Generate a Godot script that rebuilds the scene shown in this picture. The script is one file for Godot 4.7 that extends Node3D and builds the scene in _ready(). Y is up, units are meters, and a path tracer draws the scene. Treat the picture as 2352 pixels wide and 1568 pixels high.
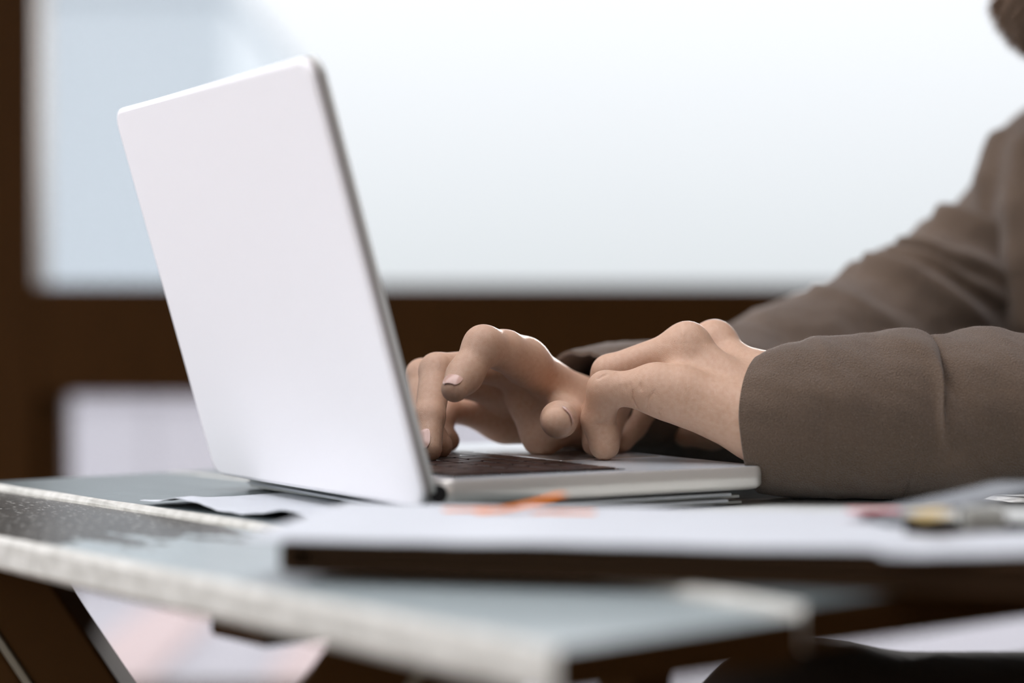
extends Node3D
# A person types on a white laptop at a board table in front of a bright window.

const FPX := 4440.0                      # focal length in picture pixels
const EYE := Vector3(0, 0.8537, 0)
const PITCH := -0.384
const UPV := Vector3(0, 1, 0)
const DECK := 0.7735                      # height of the laptop's keyboard deck
var cam: Camera3D
var M := {}
var used := {}

# ------------------------------------------------------------------ helpers
func at(px: float, py: float, d: float) -> Vector3:      # a point of the place, given its bearing and its real distance
	var c := cos(deg_to_rad(PITCH))
	var s := sin(deg_to_rad(PITCH))
	var y := (784.0 - py) / FPX
	var x := (px - 1176.0) / FPX
	var depth := d / (c - y * s)
	return EYE + Vector3(x * depth, (y * c + s) * depth, -d)

func on(px: float, py: float, h: float) -> Vector3:      # the point of a horizontal plane seen there
	var a := at(px, py, 1.0) - EYE
	return EYE + a * ((h - EYE.y) / a.y)

func numbered(called: String) -> String:
	var n: int = used.get(called, -1) + 1
	used[called] = n
	return called if n == 0 else "%s_%03d" % [called, n]

func thing(called: String, label: String, category: String, where := Vector3.ZERO, turn := 0.0, group := "") -> Node3D:
	var o := Node3D.new()
	o.name = numbered(called)
	add_child(o)
	o.position = where
	o.rotation.y = deg_to_rad(turn)
	o.set_meta("label", label)
	o.set_meta("category", category)
	if group: o.set_meta("group", group)
	return o

func part(called: String, mesh: Mesh, m, parent: Node3D, where := Vector3.ZERO) -> MeshInstance3D:
	var o := MeshInstance3D.new()
	o.name = called
	o.mesh = mesh
	if m: o.material_override = m
	o.position = where
	parent.add_child(o, true)
	return o

func single(called: String, mesh: Mesh, m, label: String, category: String, where := Vector3.ZERO, turn := 0.0, group := "") -> MeshInstance3D:
	var o := MeshInstance3D.new()
	o.name = numbered(called)
	o.mesh = mesh
	if m: o.material_override = m
	add_child(o)
	o.position = where
	o.rotation.y = deg_to_rad(turn)
	o.set_meta("label", label)
	o.set_meta("category", category)
	if group: o.set_meta("group", group)
	return o

func structure(called: String, mesh: Mesh, m, where := Vector3.ZERO) -> MeshInstance3D:
	var o := MeshInstance3D.new()
	o.name = called
	o.mesh = mesh
	o.material_override = m
	o.position = where
	o.set_meta("kind", "structure")
	add_child(o, true)
	return o

func new_st() -> SurfaceTool:
	var st := SurfaceTool.new()
	st.begin(Mesh.PRIMITIVE_TRIANGLES)
	return st

# box with rounded edges, smooth normals
func rbox(size: Vector3, r: float, steps := 2, st: SurfaceTool = null, xf := Transform3D()) -> Mesh:
	var own := st == null
	if own: st = new_st()
	r = minf(r, 0.499 * minf(size.x, minf(size.y, size.z)))
	var hs := size * 0.5
	var inner := hs - Vector3(r, r, r)
	for axis in 3:
		for sgn in [-1.0, 1.0]:
			var ua: int = (axis + 1) % 3
			var va: int = (axis + 2) % 3
			var cu := []
			var cv := []
			for i in steps + 1:
				var t := 1.0 - float(i) / steps
				cu.append(-inner[ua] - r * t)
				cv.append(-inner[va] - r * t)
			for i in steps + 1:
				var t := float(i) / steps
				cu.append(inner[ua] + r * t)
				cv.append(inner[va] + r * t)
			var vs := []
			for a in cu:
				for b in cv:
					var p := Vector3.ZERO
					p[axis] = sgn * hs[axis]
					p[ua] = a
					p[va] = b
					var q := p.clamp(-inner, inner)
					var n := (p - q).normalized()
					vs.append([q + n * r, n])
			var w: int = cv.size()
			for i in cu.size() - 1:
				for j in cv.size() - 1:
					var quad := [vs[i * w + j], vs[(i + 1) * w + j], vs[(i + 1) * w + j + 1], vs[i * w + j + 1]]
					var order := [0, 2, 1, 0, 3, 2] if sgn > 0 else [0, 1, 2, 0, 2, 3]
					for k in order:
						st.set_normal(xf.basis * quad[k][1])
						st.add_vertex(xf * quad[k][0])
	return st.commit() if own else null

func bar(st: SurfaceTool, a: Vector3, b: Vector3, w: float, t: float, r := 0.002, across := Vector3(0, 0, 1)) -> void:
	var y := (b - a).normalized()
	var z := (across - y * across.dot(y)).normalized()
	var x := y.cross(z)
	rbox(Vector3(w, a.distance_to(b), t), r, 1, st, Transform3D(Basis(x, y, z), (a + b) * 0.5))

# rounded-rectangle outline in x,z: x0..x1, z0..z1
func rrect(x0: float, x1: float, z0: float, z1: float, r: float, n := 8) -> PackedVector2Array:
	var o := PackedVector2Array()
	var c := [Vector2(x1 - r, z1 - r), Vector2(x0 + r, z1 - r), Vector2(x0 + r, z0 + r), Vector2(x1 - r, z0 + r)]
	for k in 4:
		for i in n + 1:
			var t := (k + float(i) / n) * PI / 2
			o.append(c[k] + Vector2(cos(t), sin(t)) * r)
	return o

# a plate: an outline lofted through [inset, height] steps, closed at both ends
func plate(x0: float, x1: float, z0: float, z1: float, r: float, prof: Array, xf := Transform3D(), st: SurfaceTool = null) -> Mesh:
	var own := st == null
	if own: st = new_st()
	var rings := []
	for p in prof:
		var ins: float = p[0]
		var o := rrect(x0 + ins, x1 - ins, z0 + ins, z1 - ins, maxf(r - ins, 0.0004))
		var ring := []
		for q in o: ring.append(xf * Vector3(q.x, p[1], q.y))
		rings.append(ring)
	st.set_smooth_group(1)
	for i in rings.size() - 1:
		var n: int = rings[i].size()
		for j in n:
			var k := (j + 1) % n
			for v in [rings[i][j], rings[i][k], rings[i + 1][k], rings[i][j], rings[i + 1][k], rings[i + 1][j]]:
				st.add_vertex(v)
	st.set_smooth_group(-1)
	for e in [0, rings.size() - 1]:
		var n: int = rings[e].size()
		var mid := Vector3.ZERO
		for v in rings[e]: mid += v
		mid /= n
		for j in n:
			var k := (j + 1) % n
			var tri := [mid, rings[e][k], rings[e][j]] if e == 0 else [mid, rings[e][j], rings[e][k]]
			for v in tri: st.add_vertex(v)
	if own:
		st.generate_normals()
		return st.commit()
	return null

func catmull(a, b, c, d, t: float):
	return 0.5 * ((2.0 * b) + (c - a) * t + (2.0 * a - 5.0 * b + 4.0 * c - d) * t * t + (3.0 * b - a - 3.0 * c + d) * t * t * t)

func resample(list: Array, n: int) -> Array:
	var out := []
	for i in n + 1:
		var f := float(i) / n * (list.size() - 1)
		var k := mini(int(f), list.size() - 2)
		out.append(catmull(list[maxi(k - 1, 0)], list[k], list[k + 1], list[mini(k + 2, list.size() - 1)], f - k))
	return out

# swept closed tube; ru/rv radii along the first frame's up and across; shape(s, angle) adds to the radius, shift(s, angle) moves along the path
func sweep(st: SurfaceTool, path: Array, ru: Array, rv: Array, seg: int, shape: Callable, shift: Callable, up := UPV) -> void:
	var n := path.size()
	var rings := []
	var a := up
	var length := 0.0
	for i in n:
		var t: Vector3 = (path[mini(i + 1, n - 1)] - path[maxi(i - 1, 0)]).normalized()
		a = (a - t * a.dot(t)).normalized()
		var b := t.cross(a)
		if i: length += path[i].distance_to(path[i - 1])
		var ring := []
		for j in seg:
			var th := TAU * j / seg
			var extra: float = shape.call(length, th)
			var along: float = shift.call(length, th)
			ring.append(path[i] + a * (cos(th) * (ru[i] + extra)) + b * (sin(th) * (rv[i] + extra)) + t * along)
		rings.append(ring)
	for i in n - 1:
		for j in seg:
			var k := (j + 1) % seg
			for v in [rings[i][j], rings[i + 1][k], rings[i][k], rings[i][j], rings[i + 1][j], rings[i + 1][k]]:
				st.add_vertex(v)

func no_shape(_s: float, _th: float) -> float:
	return 0.0

func keep_all(_q: Vector3) -> bool:
	return false

# ------------------------------------------------------------------ distance fields and surface nets
class Field:
	var groups := []      # each: {k, bones: [[a, ab, inv, ra, dr], ...]}; group 0 is the trunk, the others join it
	var join := 0.007
	var cuts := []        # bones whose shape is pressed into the surface
	var cut_k := 0.0015
	func add(g: int, a: Vector3, b: Vector3, ra: float, rb: float) -> void:
		while groups.size() <= g: groups.append({"k": 0.004, "bones": []})
		var ab := b - a
		groups[g].bones.append([a, ab, 1.0 / maxf(ab.length_squared(), 1e-9), ra, rb - ra])
	func cut(a: Vector3, b: Vector3, r: float) -> void:
		var ab := b - a
		cuts.append([a, ab, 1.0 / maxf(ab.length_squared(), 1e-9), r, 0.0])

func bone_d(p: Vector3, c: Array) -> float:
	var pa: Vector3 = p - c[0]
	var t: float = clampf(pa.dot(c[1]) * c[2], 0.0, 1.0)
	return (pa - c[1] * t).length() - c[3] - c[4] * t

func field_d(p: Vector3, groups: Array, join: float, cuts: Array, cut_k: float) -> float:
	var trunk := 1.0
	var best := 1.0
	for g in groups.size():
		var e = groups[g]
		var k: float = e.k
		var d := 1.0
		for c in e.bones:
			var pa: Vector3 = p - c[0]
			var t: float = clampf(pa.dot(c[1]) * c[2], 0.0, 1.0)
			var q: float = (pa - c[1] * t).length() - c[3] - c[4] * t
			var h := k - absf(q - d)
			d = minf(q, d)
			if h > 0.0: d -= h * h * 0.25 / k
		if g == 0:
			trunk = d
			best = d
		else:
			var h := join - absf(d - trunk)
			d = minf(d, trunk)
			if h > 0.0: d -= h * h * 0.25 / join
			best = minf(best, d)
	for c in cuts:
		var q := -bone_d(p, c)
		var h := cut_k - absf(q - best)
		best = maxf(best, q)
		if h > 0.0: best += h * h * 0.25 / cut_k
	return best

func nets(st: SurfaceTool, f: Field, h: float, lo: Vector3, hi: Vector3, clip: Callable = keep_all) -> void:
	const B := 8
	var nb := Vector3i(((hi - lo) / (h * B)).ceil())
	var n := nb * B + Vector3i.ONE
	var val := PackedFloat32Array()
	val.resize(n.x * n.y * n.z)
	val.fill(1.0)
	var live := []
	var half := h * B * 0.5 * 1.7321
	for bz in nb.z:
		for by in nb.y:
			for bx in nb.x:
				var c := lo + (Vector3(bx, by, bz) + Vector3(0.5, 0.5, 0.5)) * (h * B)
				var near := 1.0
				var ds := []
				for g in f.groups:
					for bn in g.bones:
						var q := bone_d(c, bn)
						ds.append(q)
						near = minf(near, q)
				if near > half + 0.012: continue
				var act := []
				var m := 0
				for g in f.groups:
					var keep := []
					for bn in g.bones:
						if ds[m] < maxf(near, -half) + 2.0 * half + 0.014: keep.append(bn)
						m += 1
					act.append({"k": g.k, "bones": keep})
				if absf(field_d(c, act, f.join, [], 0.001)) > half + 0.006: continue
				var cuts := []
				for bn in f.cuts:
					if bone_d(c, bn) < half + 0.004: cuts.append(bn)
				live.append(Vector3i(bx, by, bz))
				for z in range(bz * B, bz * B + B + 1):
					for y in range(by * B, by * B + B + 1):
						var row := (z * n.y + y) * n.x
						for x in range(bx * B, bx * B + B + 1):
							if val[row + x] == 1.0:
								val[row + x] = field_d(lo + Vector3(x, y, z) * h, act, f.join, cuts, f.cut_k)
	var id := PackedInt32Array()
	id.resize(n.x * n.y * n.z)
	id.fill(-1)
	var verts := PackedVector3Array()
	var step := [0, 1, n.x, n.x + 1, n.x * n.y, n.x * n.y + 1, n.x * n.y + n.x, n.x * n.y + n.x + 1]
	var corner := [Vector3(0, 0, 0), Vector3(1, 0, 0), Vector3(0, 1, 0), Vector3(1, 1, 0), Vector3(0, 0, 1), Vector3(1, 0, 1), Vector3(0, 1, 1), Vector3(1, 1, 1)]
	var edges := [[0, 1], [2, 3], [4, 5], [6, 7], [0, 2], [1, 3], [4, 6], [5, 7], [0, 4], [1, 5], [2, 6], [3, 7]]
	var cells := []
	for b in live:
		for z in range(b.z * B, b.z * B + B):
			for y in range(b.y * B, b.y * B + B):
				for x in range(b.x * B, b.x * B + B):
					var i := (z * n.y + y) * n.x + x
					var inside := 0
					for s in step:
						if val[i + s] < 0.0: inside += 1
					if inside == 0 or inside == 8: continue
					var sum := Vector3.ZERO
					var cnt := 0
					for e in edges:
						var va := val[i + step[e[0]]]
						var vb := val[i + step[e[1]]]
						if (va < 0.0) != (vb < 0.0):
							sum += corner[e[0]].lerp(corner[e[1]], va / (va - vb))
							cnt += 1
					id[i] = verts.size()
					verts.append(lo + (Vector3(x, y, z) + sum / cnt) * h)
					cells.append(i)
	var tris := PackedInt32Array()
	var dirs := [[1, n.x, n.x * n.y], [n.x, n.x * n.y, 1], [n.x * n.y, 1, n.x]]
	for i in cells:
		for d in dirs:
			var a := val[i]
			var b := val[i + d[0]]
			if (a < 0.0) == (b < 0.0): continue
			var c1: int = i - d[1]
			var c2: int = i - d[1] - d[2]
			var c3: int = i - d[2]
			if c2 < 0 or id[c1] < 0 or id[c2] < 0 or id[c3] < 0: continue
			var q := [id[i], id[c1], id[c2], id[c3]] if a < 0.0 else [id[i], id[c3], id[c2], id[c1]]
			tris.append_array(PackedInt32Array([q[0], q[1], q[2], q[0], q[2], q[3]]))
	var nor := PackedVector3Array()
	nor.resize(verts.size())
	for t in range(0, tris.size(), 3):
		var p := verts[tris[t]]
		var fn := (verts[tris[t + 1]] - p).cross(verts[tris[t + 2]] - p)
		nor[tris[t]] += fn
		nor[tris[t + 1]] += fn
		nor[tris[t + 2]] += fn
	for t in range(0, tris.size(), 3):
		if clip.call(verts[tris[t]]): continue
		for k in [0, 2, 1]:
			st.set_normal(nor[tris[t + k]].normalized())
			st.add_vertex(verts[tris[t + k]])

# ------------------------------------------------------------------ materials
func lin(r: float, g: float, b: float) -> Color:
	return Color(r, g, b).linear_to_srgb()

func mat(c: Color, rough := 0.6, metal := 0.0) -> StandardMaterial3D:
	var m := StandardMaterial3D.new()
	m.albedo_color = c
	m.roughness = rough
	m.metallic = metal
	return m

func noise_tex(type: int, freq: float, oct: int, c0: Color, c1: Color, size := 512, sd := 1) -> NoiseTexture2D:
	var n := FastNoiseLite.new()
	n.seed = sd
	n.noise_type = type
	n.frequency = freq
	n.fractal_octaves = oct
	var t := NoiseTexture2D.new()
	t.width = size
	t.height = size
	t.seamless = true
	t.noise = n
	var g := Gradient.new()
	g.set_color(0, c0)
	g.set_color(1, c1)
	t.color_ramp = g
	return t

func relief(m: StandardMaterial3D, t: Texture2D, cm: float) -> void:
	m.heightmap_enabled = true
	m.heightmap_texture = t
	m.heightmap_scale = cm

func tri(m: StandardMaterial3D, scale: Vector3, world := false) -> StandardMaterial3D:
	m.uv1_triplanar = true
	m.uv1_world_triplanar = world
	m.uv1_scale = scale
	return m

func grain_tex(c0: Color, c1: Color, sd: int) -> ImageTexture:      # wood fibres running along v
	var n := FastNoiseLite.new()
	n.seed = sd
	n.frequency = 1.0
	n.fractal_octaves = 3
	var im := Image.create(256, 512, false, Image.FORMAT_RGB8)
	for y in 512:
		for x in 256:
			var a := n.get_noise_2d(x * 0.06, y * 0.004) * 0.5 + 0.5
			var b := n.get_noise_2d(x * 0.25 + 90.0, y * 0.02) * 0.5 + 0.5
			im.set_pixel(x, y, c0.lerp(c1, clampf(a * 0.65 + b * 0.35, 0, 1)))
	return ImageTexture.create_from_image(im)

func worn_tex() -> ImageTexture:      # paint worn down to dark wood at one end of the board, with chips of paint left on it
	var n := FastNoiseLite.new()
	n.seed = 64
	n.frequency = 1.0
	n.fractal_octaves = 4
	var im := Image.create(1024, 160, false, Image.FORMAT_RGB8)
	for y in 160:
		for x in 1024:
			var g := n.get_noise_2d(x * 0.012, y * 0.10) * 0.5 + 0.5
			var paint := lin(0.28, 0.325, 0.33).lerp(lin(0.37, 0.425, 0.43), g)
			var wood := lin(0.030, 0.029, 0.025).lerp(lin(0.050, 0.045, 0.038), g)
			var edge := x / 1024.0 + 0.10 * n.get_noise_2d(x * 0.01 + 50.0, y * 0.03) - 0.03 * n.get_noise_2d(x * 0.06, y * 0.2 + 9.0)
			var c := wood if edge > 0.50 else paint
			if edge > 0.50 and n.get_noise_2d(x * 0.07 + 300.0, y * 0.22) > 0.42: c = lin(0.40, 0.40, 0.37)
			im.set_pixel(x, y, c)
	return ImageTexture.create_from_image(im)

func make_materials() -> void:
	M.timber = mat(Color.WHITE, 0.55)
	M.timber.albedo_texture = grain_tex(lin(0.032, 0.0135, 0.0032), lin(0.054, 0.022, 0.0052), 3)
	M.timber.metallic_specular = 0.15
	tri(M.timber, Vector3(1.4, 1.4, 1.4))
	M.plaster = tri(mat(Color.WHITE, 0.9), Vector3(0.7, 0.7, 0.7))
	M.plaster.albedo_texture = noise_tex(FastNoiseLite.TYPE_SIMPLEX, 0.02, 4, lin(0.30, 0.26, 0.22), lin(0.36, 0.31, 0.26))
	M.floor = mat(Color.WHITE, 0.5)
	M.floor.albedo_texture = grain_tex(lin(0.10, 0.065, 0.04), lin(0.17, 0.11, 0.07), 8)
	tri(M.floor, Vector3(1.0, 1.0, 1.0))
	M.glass = mat(Color(0.9, 0.95, 0.95, 0.04), 0.02)
	M.glass.transparency = BaseMaterial3D.TRANSPARENCY_ALPHA
	M.tinted = mat(Color(0.25, 0.27, 0.28, 0.275), 0.02)      # tint added to the far panes so the sky seen there is dimmer
	M.tinted.metallic_specular = 0.25
	M.tinted.transparency = BaseMaterial3D.TRANSPARENCY_ALPHA
	M.concrete = tri(mat(Color.WHITE, 0.9), Vector3(0.3, 0.3, 0.3))
	M.concrete.albedo_texture = noise_tex(FastNoiseLite.TYPE_SIMPLEX, 0.03, 5, lin(0.36, 0.355, 0.375), lin(0.42, 0.415, 0.435))
	M.render_blue = mat(lin(0.56, 0.63, 0.66), 0.9)
	M.render_grey = mat(lin(0.70, 0.70, 0.74), 0.9)
	M.render_pink = mat(lin(0.50, 0.41, 0.395), 0.9)
	M.shell = mat(lin(0.92, 0.905, 0.925), 0.42)
	M.alu = mat(lin(0.80, 0.77, 0.72), 0.30, 0.55)
	M.deck = mat(lin(0.70, 0.75, 0.79), 0.20, 0.30)
	M.bezel = mat(lin(0.30, 0.27, 0.25), 0.5)
	M.gasket = mat(lin(0.74, 0.76, 0.73), 0.45)
	M.eraser = mat(lin(0.40, 0.40, 0.36), 0.8)
	M.black = mat(lin(0.012, 0.010, 0.010), 0.35)
	M.rubber = mat(lin(0.02, 0.018, 0.016), 0.8)
	M.display = mat(lin(0.02, 0.02, 0.022), 0.12)
	M.key = mat(lin(0.026, 0.013, 0.011), 0.30)
	M.trackpad = mat(lin(0.70, 0.70, 0.70), 0.18, 0.6)
	M.board = mat(Color.WHITE, 0.30)
	M.board.albedo_texture = grain_tex(lin(0.095, 0.118, 0.122), lin(0.145, 0.175, 0.178), 21)
	M.board.metallic_specular = 0.45
	tri(M.board, Vector3(2.2, 2.2, 2.2))
	relief(M.board, noise_tex(FastNoiseLite.TYPE_SIMPLEX, 0.05, 4, Color.BLACK, Color.WHITE), 0.02)
	M.worn_board = mat(Color.WHITE, 0.30)
	M.worn_board.metallic_specular = 0.28
	M.worn_board.albedo_texture = worn_tex()
	M.board_edge = mat(Color.WHITE, 0.6)
	M.board_edge.albedo_texture = noise_tex(FastNoiseLite.TYPE_SIMPLEX, 0.025, 4, lin(0.42, 0.41, 0.37), lin(0.68, 0.67, 0.62), 512, 5)
	tri(M.board_edge, Vector3(5, 5, 5))
	M.leg = mat(lin(0.045, 0.021, 0.007), 0.6)
	M.leg.metallic_specular = 0.08
	M.leg_glint = mat(lin(0.16, 0.14, 0.10), 0.6)  # pale colour painted as the thin highlight on the legs
	M.paper = mat(lin(0.55, 0.575, 0.605), 0.85)
	M.paper.metallic_specular = 0.3
	M.paper_warm = mat(lin(0.55, 0.57, 0.55), 0.85)
	M.shaded_paper = mat(lin(0.20, 0.215, 0.23), 0.5)  # this grey carries the shade that falls on the curling page
	M.folder = mat(lin(0.045, 0.025, 0.013), 0.7)
	M.folder.metallic_specular = 0.15
	M.orange = mat(lin(0.85, 0.25, 0.012), 0.75)
	M.orange.metallic_specular = 0.2
	M.orange.backlight_enabled = true
	M.orange.backlight = lin(0.5, 0.2, 0.05)
	M.pink = mat(lin(0.55, 0.075, 0.08), 0.7)
	M.yellow = mat(lin(0.50, 0.36, 0.13), 0.7)
	# skin: fine cells as relief, mottled colour
	M.skin = tri(mat(Color.WHITE, 0.52), Vector3(31, 31, 31))
	M.skin.albedo_texture = noise_tex(FastNoiseLite.TYPE_SIMPLEX, 0.012, 4, lin(0.52, 0.315, 0.205), lin(0.60, 0.395, 0.28), 512, 11)
	var cells := noise_tex(FastNoiseLite.TYPE_CELLULAR, 0.046, 2, Color.BLACK, Color.WHITE, 1024, 4)
	cells.noise.cellular_return_type = FastNoiseLite.RETURN_DISTANCE2_SUB
	relief(M.skin, cells, 0.030)
	M.skin.subsurf_scatter_enabled = true
	M.skin.subsurf_scatter_strength = 0.08
	M.nail = mat(lin(0.62, 0.40, 0.33), 0.22)
	M.cloth = tri(mat(Color.WHITE, 0.95), Vector3(14, 14, 14))
	M.cloth.albedo_texture = noise_tex(FastNoiseLite.TYPE_SIMPLEX, 0.06, 5, lin(0.090, 0.057, 0.035), lin(0.136, 0.090, 0.058), 512, 6)
	relief(M.cloth, noise_tex(FastNoiseLite.TYPE_SIMPLEX, 0.13, 4, Color.BLACK, Color.WHITE, 512, 9), 0.12)
	M.cloth.rim_enabled = true
	M.cloth.rim = 0.45
	M.cloth.rim_tint = 0.6
	M.fuzz = mat(lin(0.20, 0.15, 0.115), 0.9)
	M.fuzz.backlight_enabled = true
	M.fuzz.backlight = lin(0.5, 0.42, 0.36)
	M.trouser = mat(lin(0.022, 0.014, 0.009), 0.95)
	M.hair = mat(lin(0.22, 0.145, 0.095), 0.6)

# ------------------------------------------------------------------ setting
func slab(a: Vector3, b: Vector3) -> Mesh:
	return rbox((b - a).abs(), 0.004, 1)

func put(called: String, a: Vector3, b: Vector3, m) -> MeshInstance3D:
	return structure(called, slab(a, b), m, (a + b) * 0.5)

func bit(called: String, a: Vector3, b: Vector3, m, parent: Node3D, r := 0.004) -> MeshInstance3D:
	return part(called, rbox((b - a).abs(), r, 1), m, parent, (a + b) * 0.5 - parent.position)

func build_setting() -> void:
	var z0 := -4.0
	put("floor", Vector3(-2.6, -0.2, 2.6), Vector3(3.2, 0, -4.12), M.floor)
	var ce := structure("ceiling", slab(Vector3(0.7, 3.0, 2.6), Vector3(3.2, 3.15, -4.12)), M.plaster, Vector3(1.95, 3.075, -0.76))
	bit("ceiling_strip", Vector3(-2.6, 3.0, 2.6), Vector3(0.7, 3.15, 1.2), M.plaster, ce)
	bit("ceiling_strip", Vector3(-2.6, 3.0, -2.4), Vector3(0.7, 3.15, -4.12), M.plaster, ce)
	var rl := Node3D.new()
	rl.name = "added_window_5"  # skylight out of view, added to brighten the hands and papers
	rl.set_meta("kind", "structure")
	add_child(rl)
	for i in 4:
		var x := -2.6 + i * 1.07
		bit("glazing_bar", Vector3(x, 3.03, 1.2), Vector3(x + 0.06, 3.12, -2.4), M.timber, rl)
		if i < 3: bit("pane", Vector3(x + 0.06, 3.072, 1.2), Vector3(x + 1.07, 3.078, -2.4), M.glass, rl, 0.001)
	# far wall: dark timber with a wide window and a low light under its sill board
	var w := structure("wall_back", slab(Vector3(-2.6, 0, z0 - 0.12), Vector3(-0.985, 3.0, z0)), M.timber, Vector3(-1.7925, 1.5, z0 - 0.06))
	bit("sill_wall", Vector3(-0.985, 0.715, z0 - 0.12), Vector3(3.2, 0.945, z0), M.timber, w)
	bit("foot_wall", Vector3(-0.985, 0, z0 - 0.12), Vector3(3.2, 0.10, z0), M.timber, w)
	bit("head_wall", Vector3(-0.985, 2.55, z0 - 0.12), Vector3(3.2, 3.0, z0), M.timber, w)
	bit("side_wall", Vector3(2.9, 0.10, z0 - 0.12), Vector3(3.2, 2.55, z0), M.timber, w)
	var a := Node3D.new()
	a.name = "window_1"
	a.set_meta("kind", "structure")
	add_child(a)
	bit("pane", Vector3(-0.985, 0.945, z0 - 0.066), Vector3(2.9, 2.55, z0 - 0.060), M.tinted, a, 0.001)
	var l := Node3D.new()
	l.name = "window_2"
	l.set_meta("kind", "structure")
	add_child(l)
	bit("pane", Vector3(-0.93, 0.10, z0 - 0.066), Vector3(2.9, 0.715, z0 - 0.060), M.tinted, l, 0.001)
	bit("window_frame", Vector3(-0.985, 0.10, z0 - 0.09), Vector3(-0.93, 0.715, z0 - 0.03), M.timber, l)
	# left wall: glazed from knee height to the ceiling
	var g := structure("wall_left", slab(Vector3(-2.6, 0, 2.6), Vector3(-2.5, 0.10, -4.0)), M.timber, Vector3(-2.55, 0.05, -0.7))
	bit("head_wall", Vector3(-2.6, 2.85, 2.6), Vector3(-2.5, 3.0, -4.0), M.timber, g)
	var c := Node3D.new()
	c.name = "window_3"
	c.set_meta("kind", "structure")
	add_child(c)
	for i in 5:
		var z := 2.55 - i * 1.6
		bit("mullion", Vector3(-2.58, 0.10, z), Vector3(-2.52, 2.85, z - 0.06), M.timber, c)
		if i < 4:
			bit("pane", Vector3(-2.553, 0.10, z - 0.06), Vector3(-2.547, 2.85, z - 1.6), M.glass, c, 0.001)
	# right wall and the wall behind the viewer
	put("wall_right", Vector3(3.2, 0, 2.6), Vector3(3.35, 3.0, -4.12), M.plaster)
	var f := structure("wall_front", slab(Vector3(-1.5, 0, 2.6), Vector3(3.2, 3.0, 2.72)), M.plaster, Vector3(0.85, 1.5, 2.66))
	bit("foot_wall", Vector3(-2.6, 0, 2.6), Vector3(-1.5, 0.5, 2.72), M.plaster, f)
	bit("head_wall", Vector3(-2.6, 2.8, 2.6), Vector3(-1.5, 3.0, 2.72), M.plaster, f)
	var d := Node3D.new()
	d.name = "window_4"
	d.set_meta("kind", "structure")
	add_child(d)
	bit("pane", Vector3(-2.6, 0.5, 2.657), Vector3(-1.5, 2.8, 2.663), M.glass, d, 0.001)
	# outside
	var s := structure("ground", rbox(Vector3(120, 0.3, 120), 0.01, 1), M.concrete, Vector3(0, -0.4, -20))
	s.set_meta("kind", "structure")
	var h := thing("building", "pale blue-grey rendered building seen hazily through the window, left of the laptop lid", "building", Vector3(-6.0, -0.25, -19))
	part("wall", rbox(Vector3(7.3, 3.9, 6), 0.05, 1), M.render_blue, h, Vector3(0, 1.95, 0))
	part("parapet", rbox(Vector3(7.4, 0.18, 6.1), 0.03, 1), M.render_blue, h, Vector3(0, 3.95, 0))
	part("plinth", rbox(Vector3(7.4, 0.5, 6.1), 0.03, 1), M.render_grey, h, Vector3(0, 0.25, 0))
	var q := thing("garden_wall", "low pale rendered wall outside, seen through the lower window pane", "wall", Vector3(0.6, -0.25, -8.5))
	for i in 9:
		part("panel", rbox(Vector3(0.80, 0.80, 0.10), 0.01, 1), M.render_grey, q, Vector3(-3.4 + i * 0.81, 0.40, 0))
	part("coping", rbox(Vector3(7.5, 0.05, 0.16), 0.01, 1), M.render_grey, q, Vector3(-0.16, 0.825, 0))
	for x in [-1.28, -0.62]:      # bands of pinkish pavers
		for i in 12:
			part("paver", rbox(Vector3(0.30, 0.03, 0.28), 0.006, 1), M.render_pink, s, Vector3(x, 0.157, 14.6 - i * 0.29))

# ------------------------------------------------------------------ table
const TC := Vector3(0.0148, 0, -0.652)
const TURN := 39.0

func board_mesh(w: float, t: float, len: float, sd: int) -> ArrayMesh:
	# surface 0: the painted top, surface 1: the worn edges and the underside
	var rng := RandomNumberGenerator.new()
	rng.seed = sd
	var n := 24
	var top := new_st()
	var rest := new_st()
	var ends := new_st()
	var b := 0.003
	var prev := []
	for i in n + 1:
		var z := -len * i / n
		var wob := rng.randf_range(-0.0007, 0.0007)
		var wob2 := rng.randf_range(-0.0007, 0.0007)
		var e0 := 0.0 if i > 0 and i < n else 0.001
		var ring := [Vector3(b + wob, -e0, z), Vector3(w - b + wob2, -e0, z), Vector3(w - b * 0.4 + wob2, -b * 0.3, z), Vector3(w, -b, z), Vector3(w, -t + b, z), Vector3(w - b, -t, z), Vector3(b, -t, z), Vector3(0, -t + b, z), Vector3(0, -b, z), Vector3(b * 0.4 + wob, -b * 0.3, z)]
		if i:
			for j in 10:
				var k := (j + 1) % 10
				var st := top if j == 0 else rest
				st.set_smooth_group(-1)
				for v in [prev[j], prev[k], ring[k], prev[j], ring[k], ring[j]]:
					st.set_uv(Vector2(-v.z / len, v.x / w))
					st.add_vertex(v)
		for e in [0, n]:
			if i == e:
				var mid := Vector3(w / 2, -t / 2, z)
				ends.set_smooth_group(-1)
				for j in 10:
					var k := (j + 1) % 10
					var order := [mid, ring[k], ring[j]] if e == 0 else [mid, ring[j], ring[k]]
					for v in order: ends.add_vertex(v)
		prev = ring
	top.generate_normals()
	rest.generate_normals()
	ends.generate_normals()
	var m := top.commit()
	rest.commit(m)
	ends.commit(m)
	m.surface_set_material(0, M.worn_board if sd == 40 else M.board)
	m.surface_set_material(1, M.board_edge)
	m.surface_set_material(2, M.leg)
	return m

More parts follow.
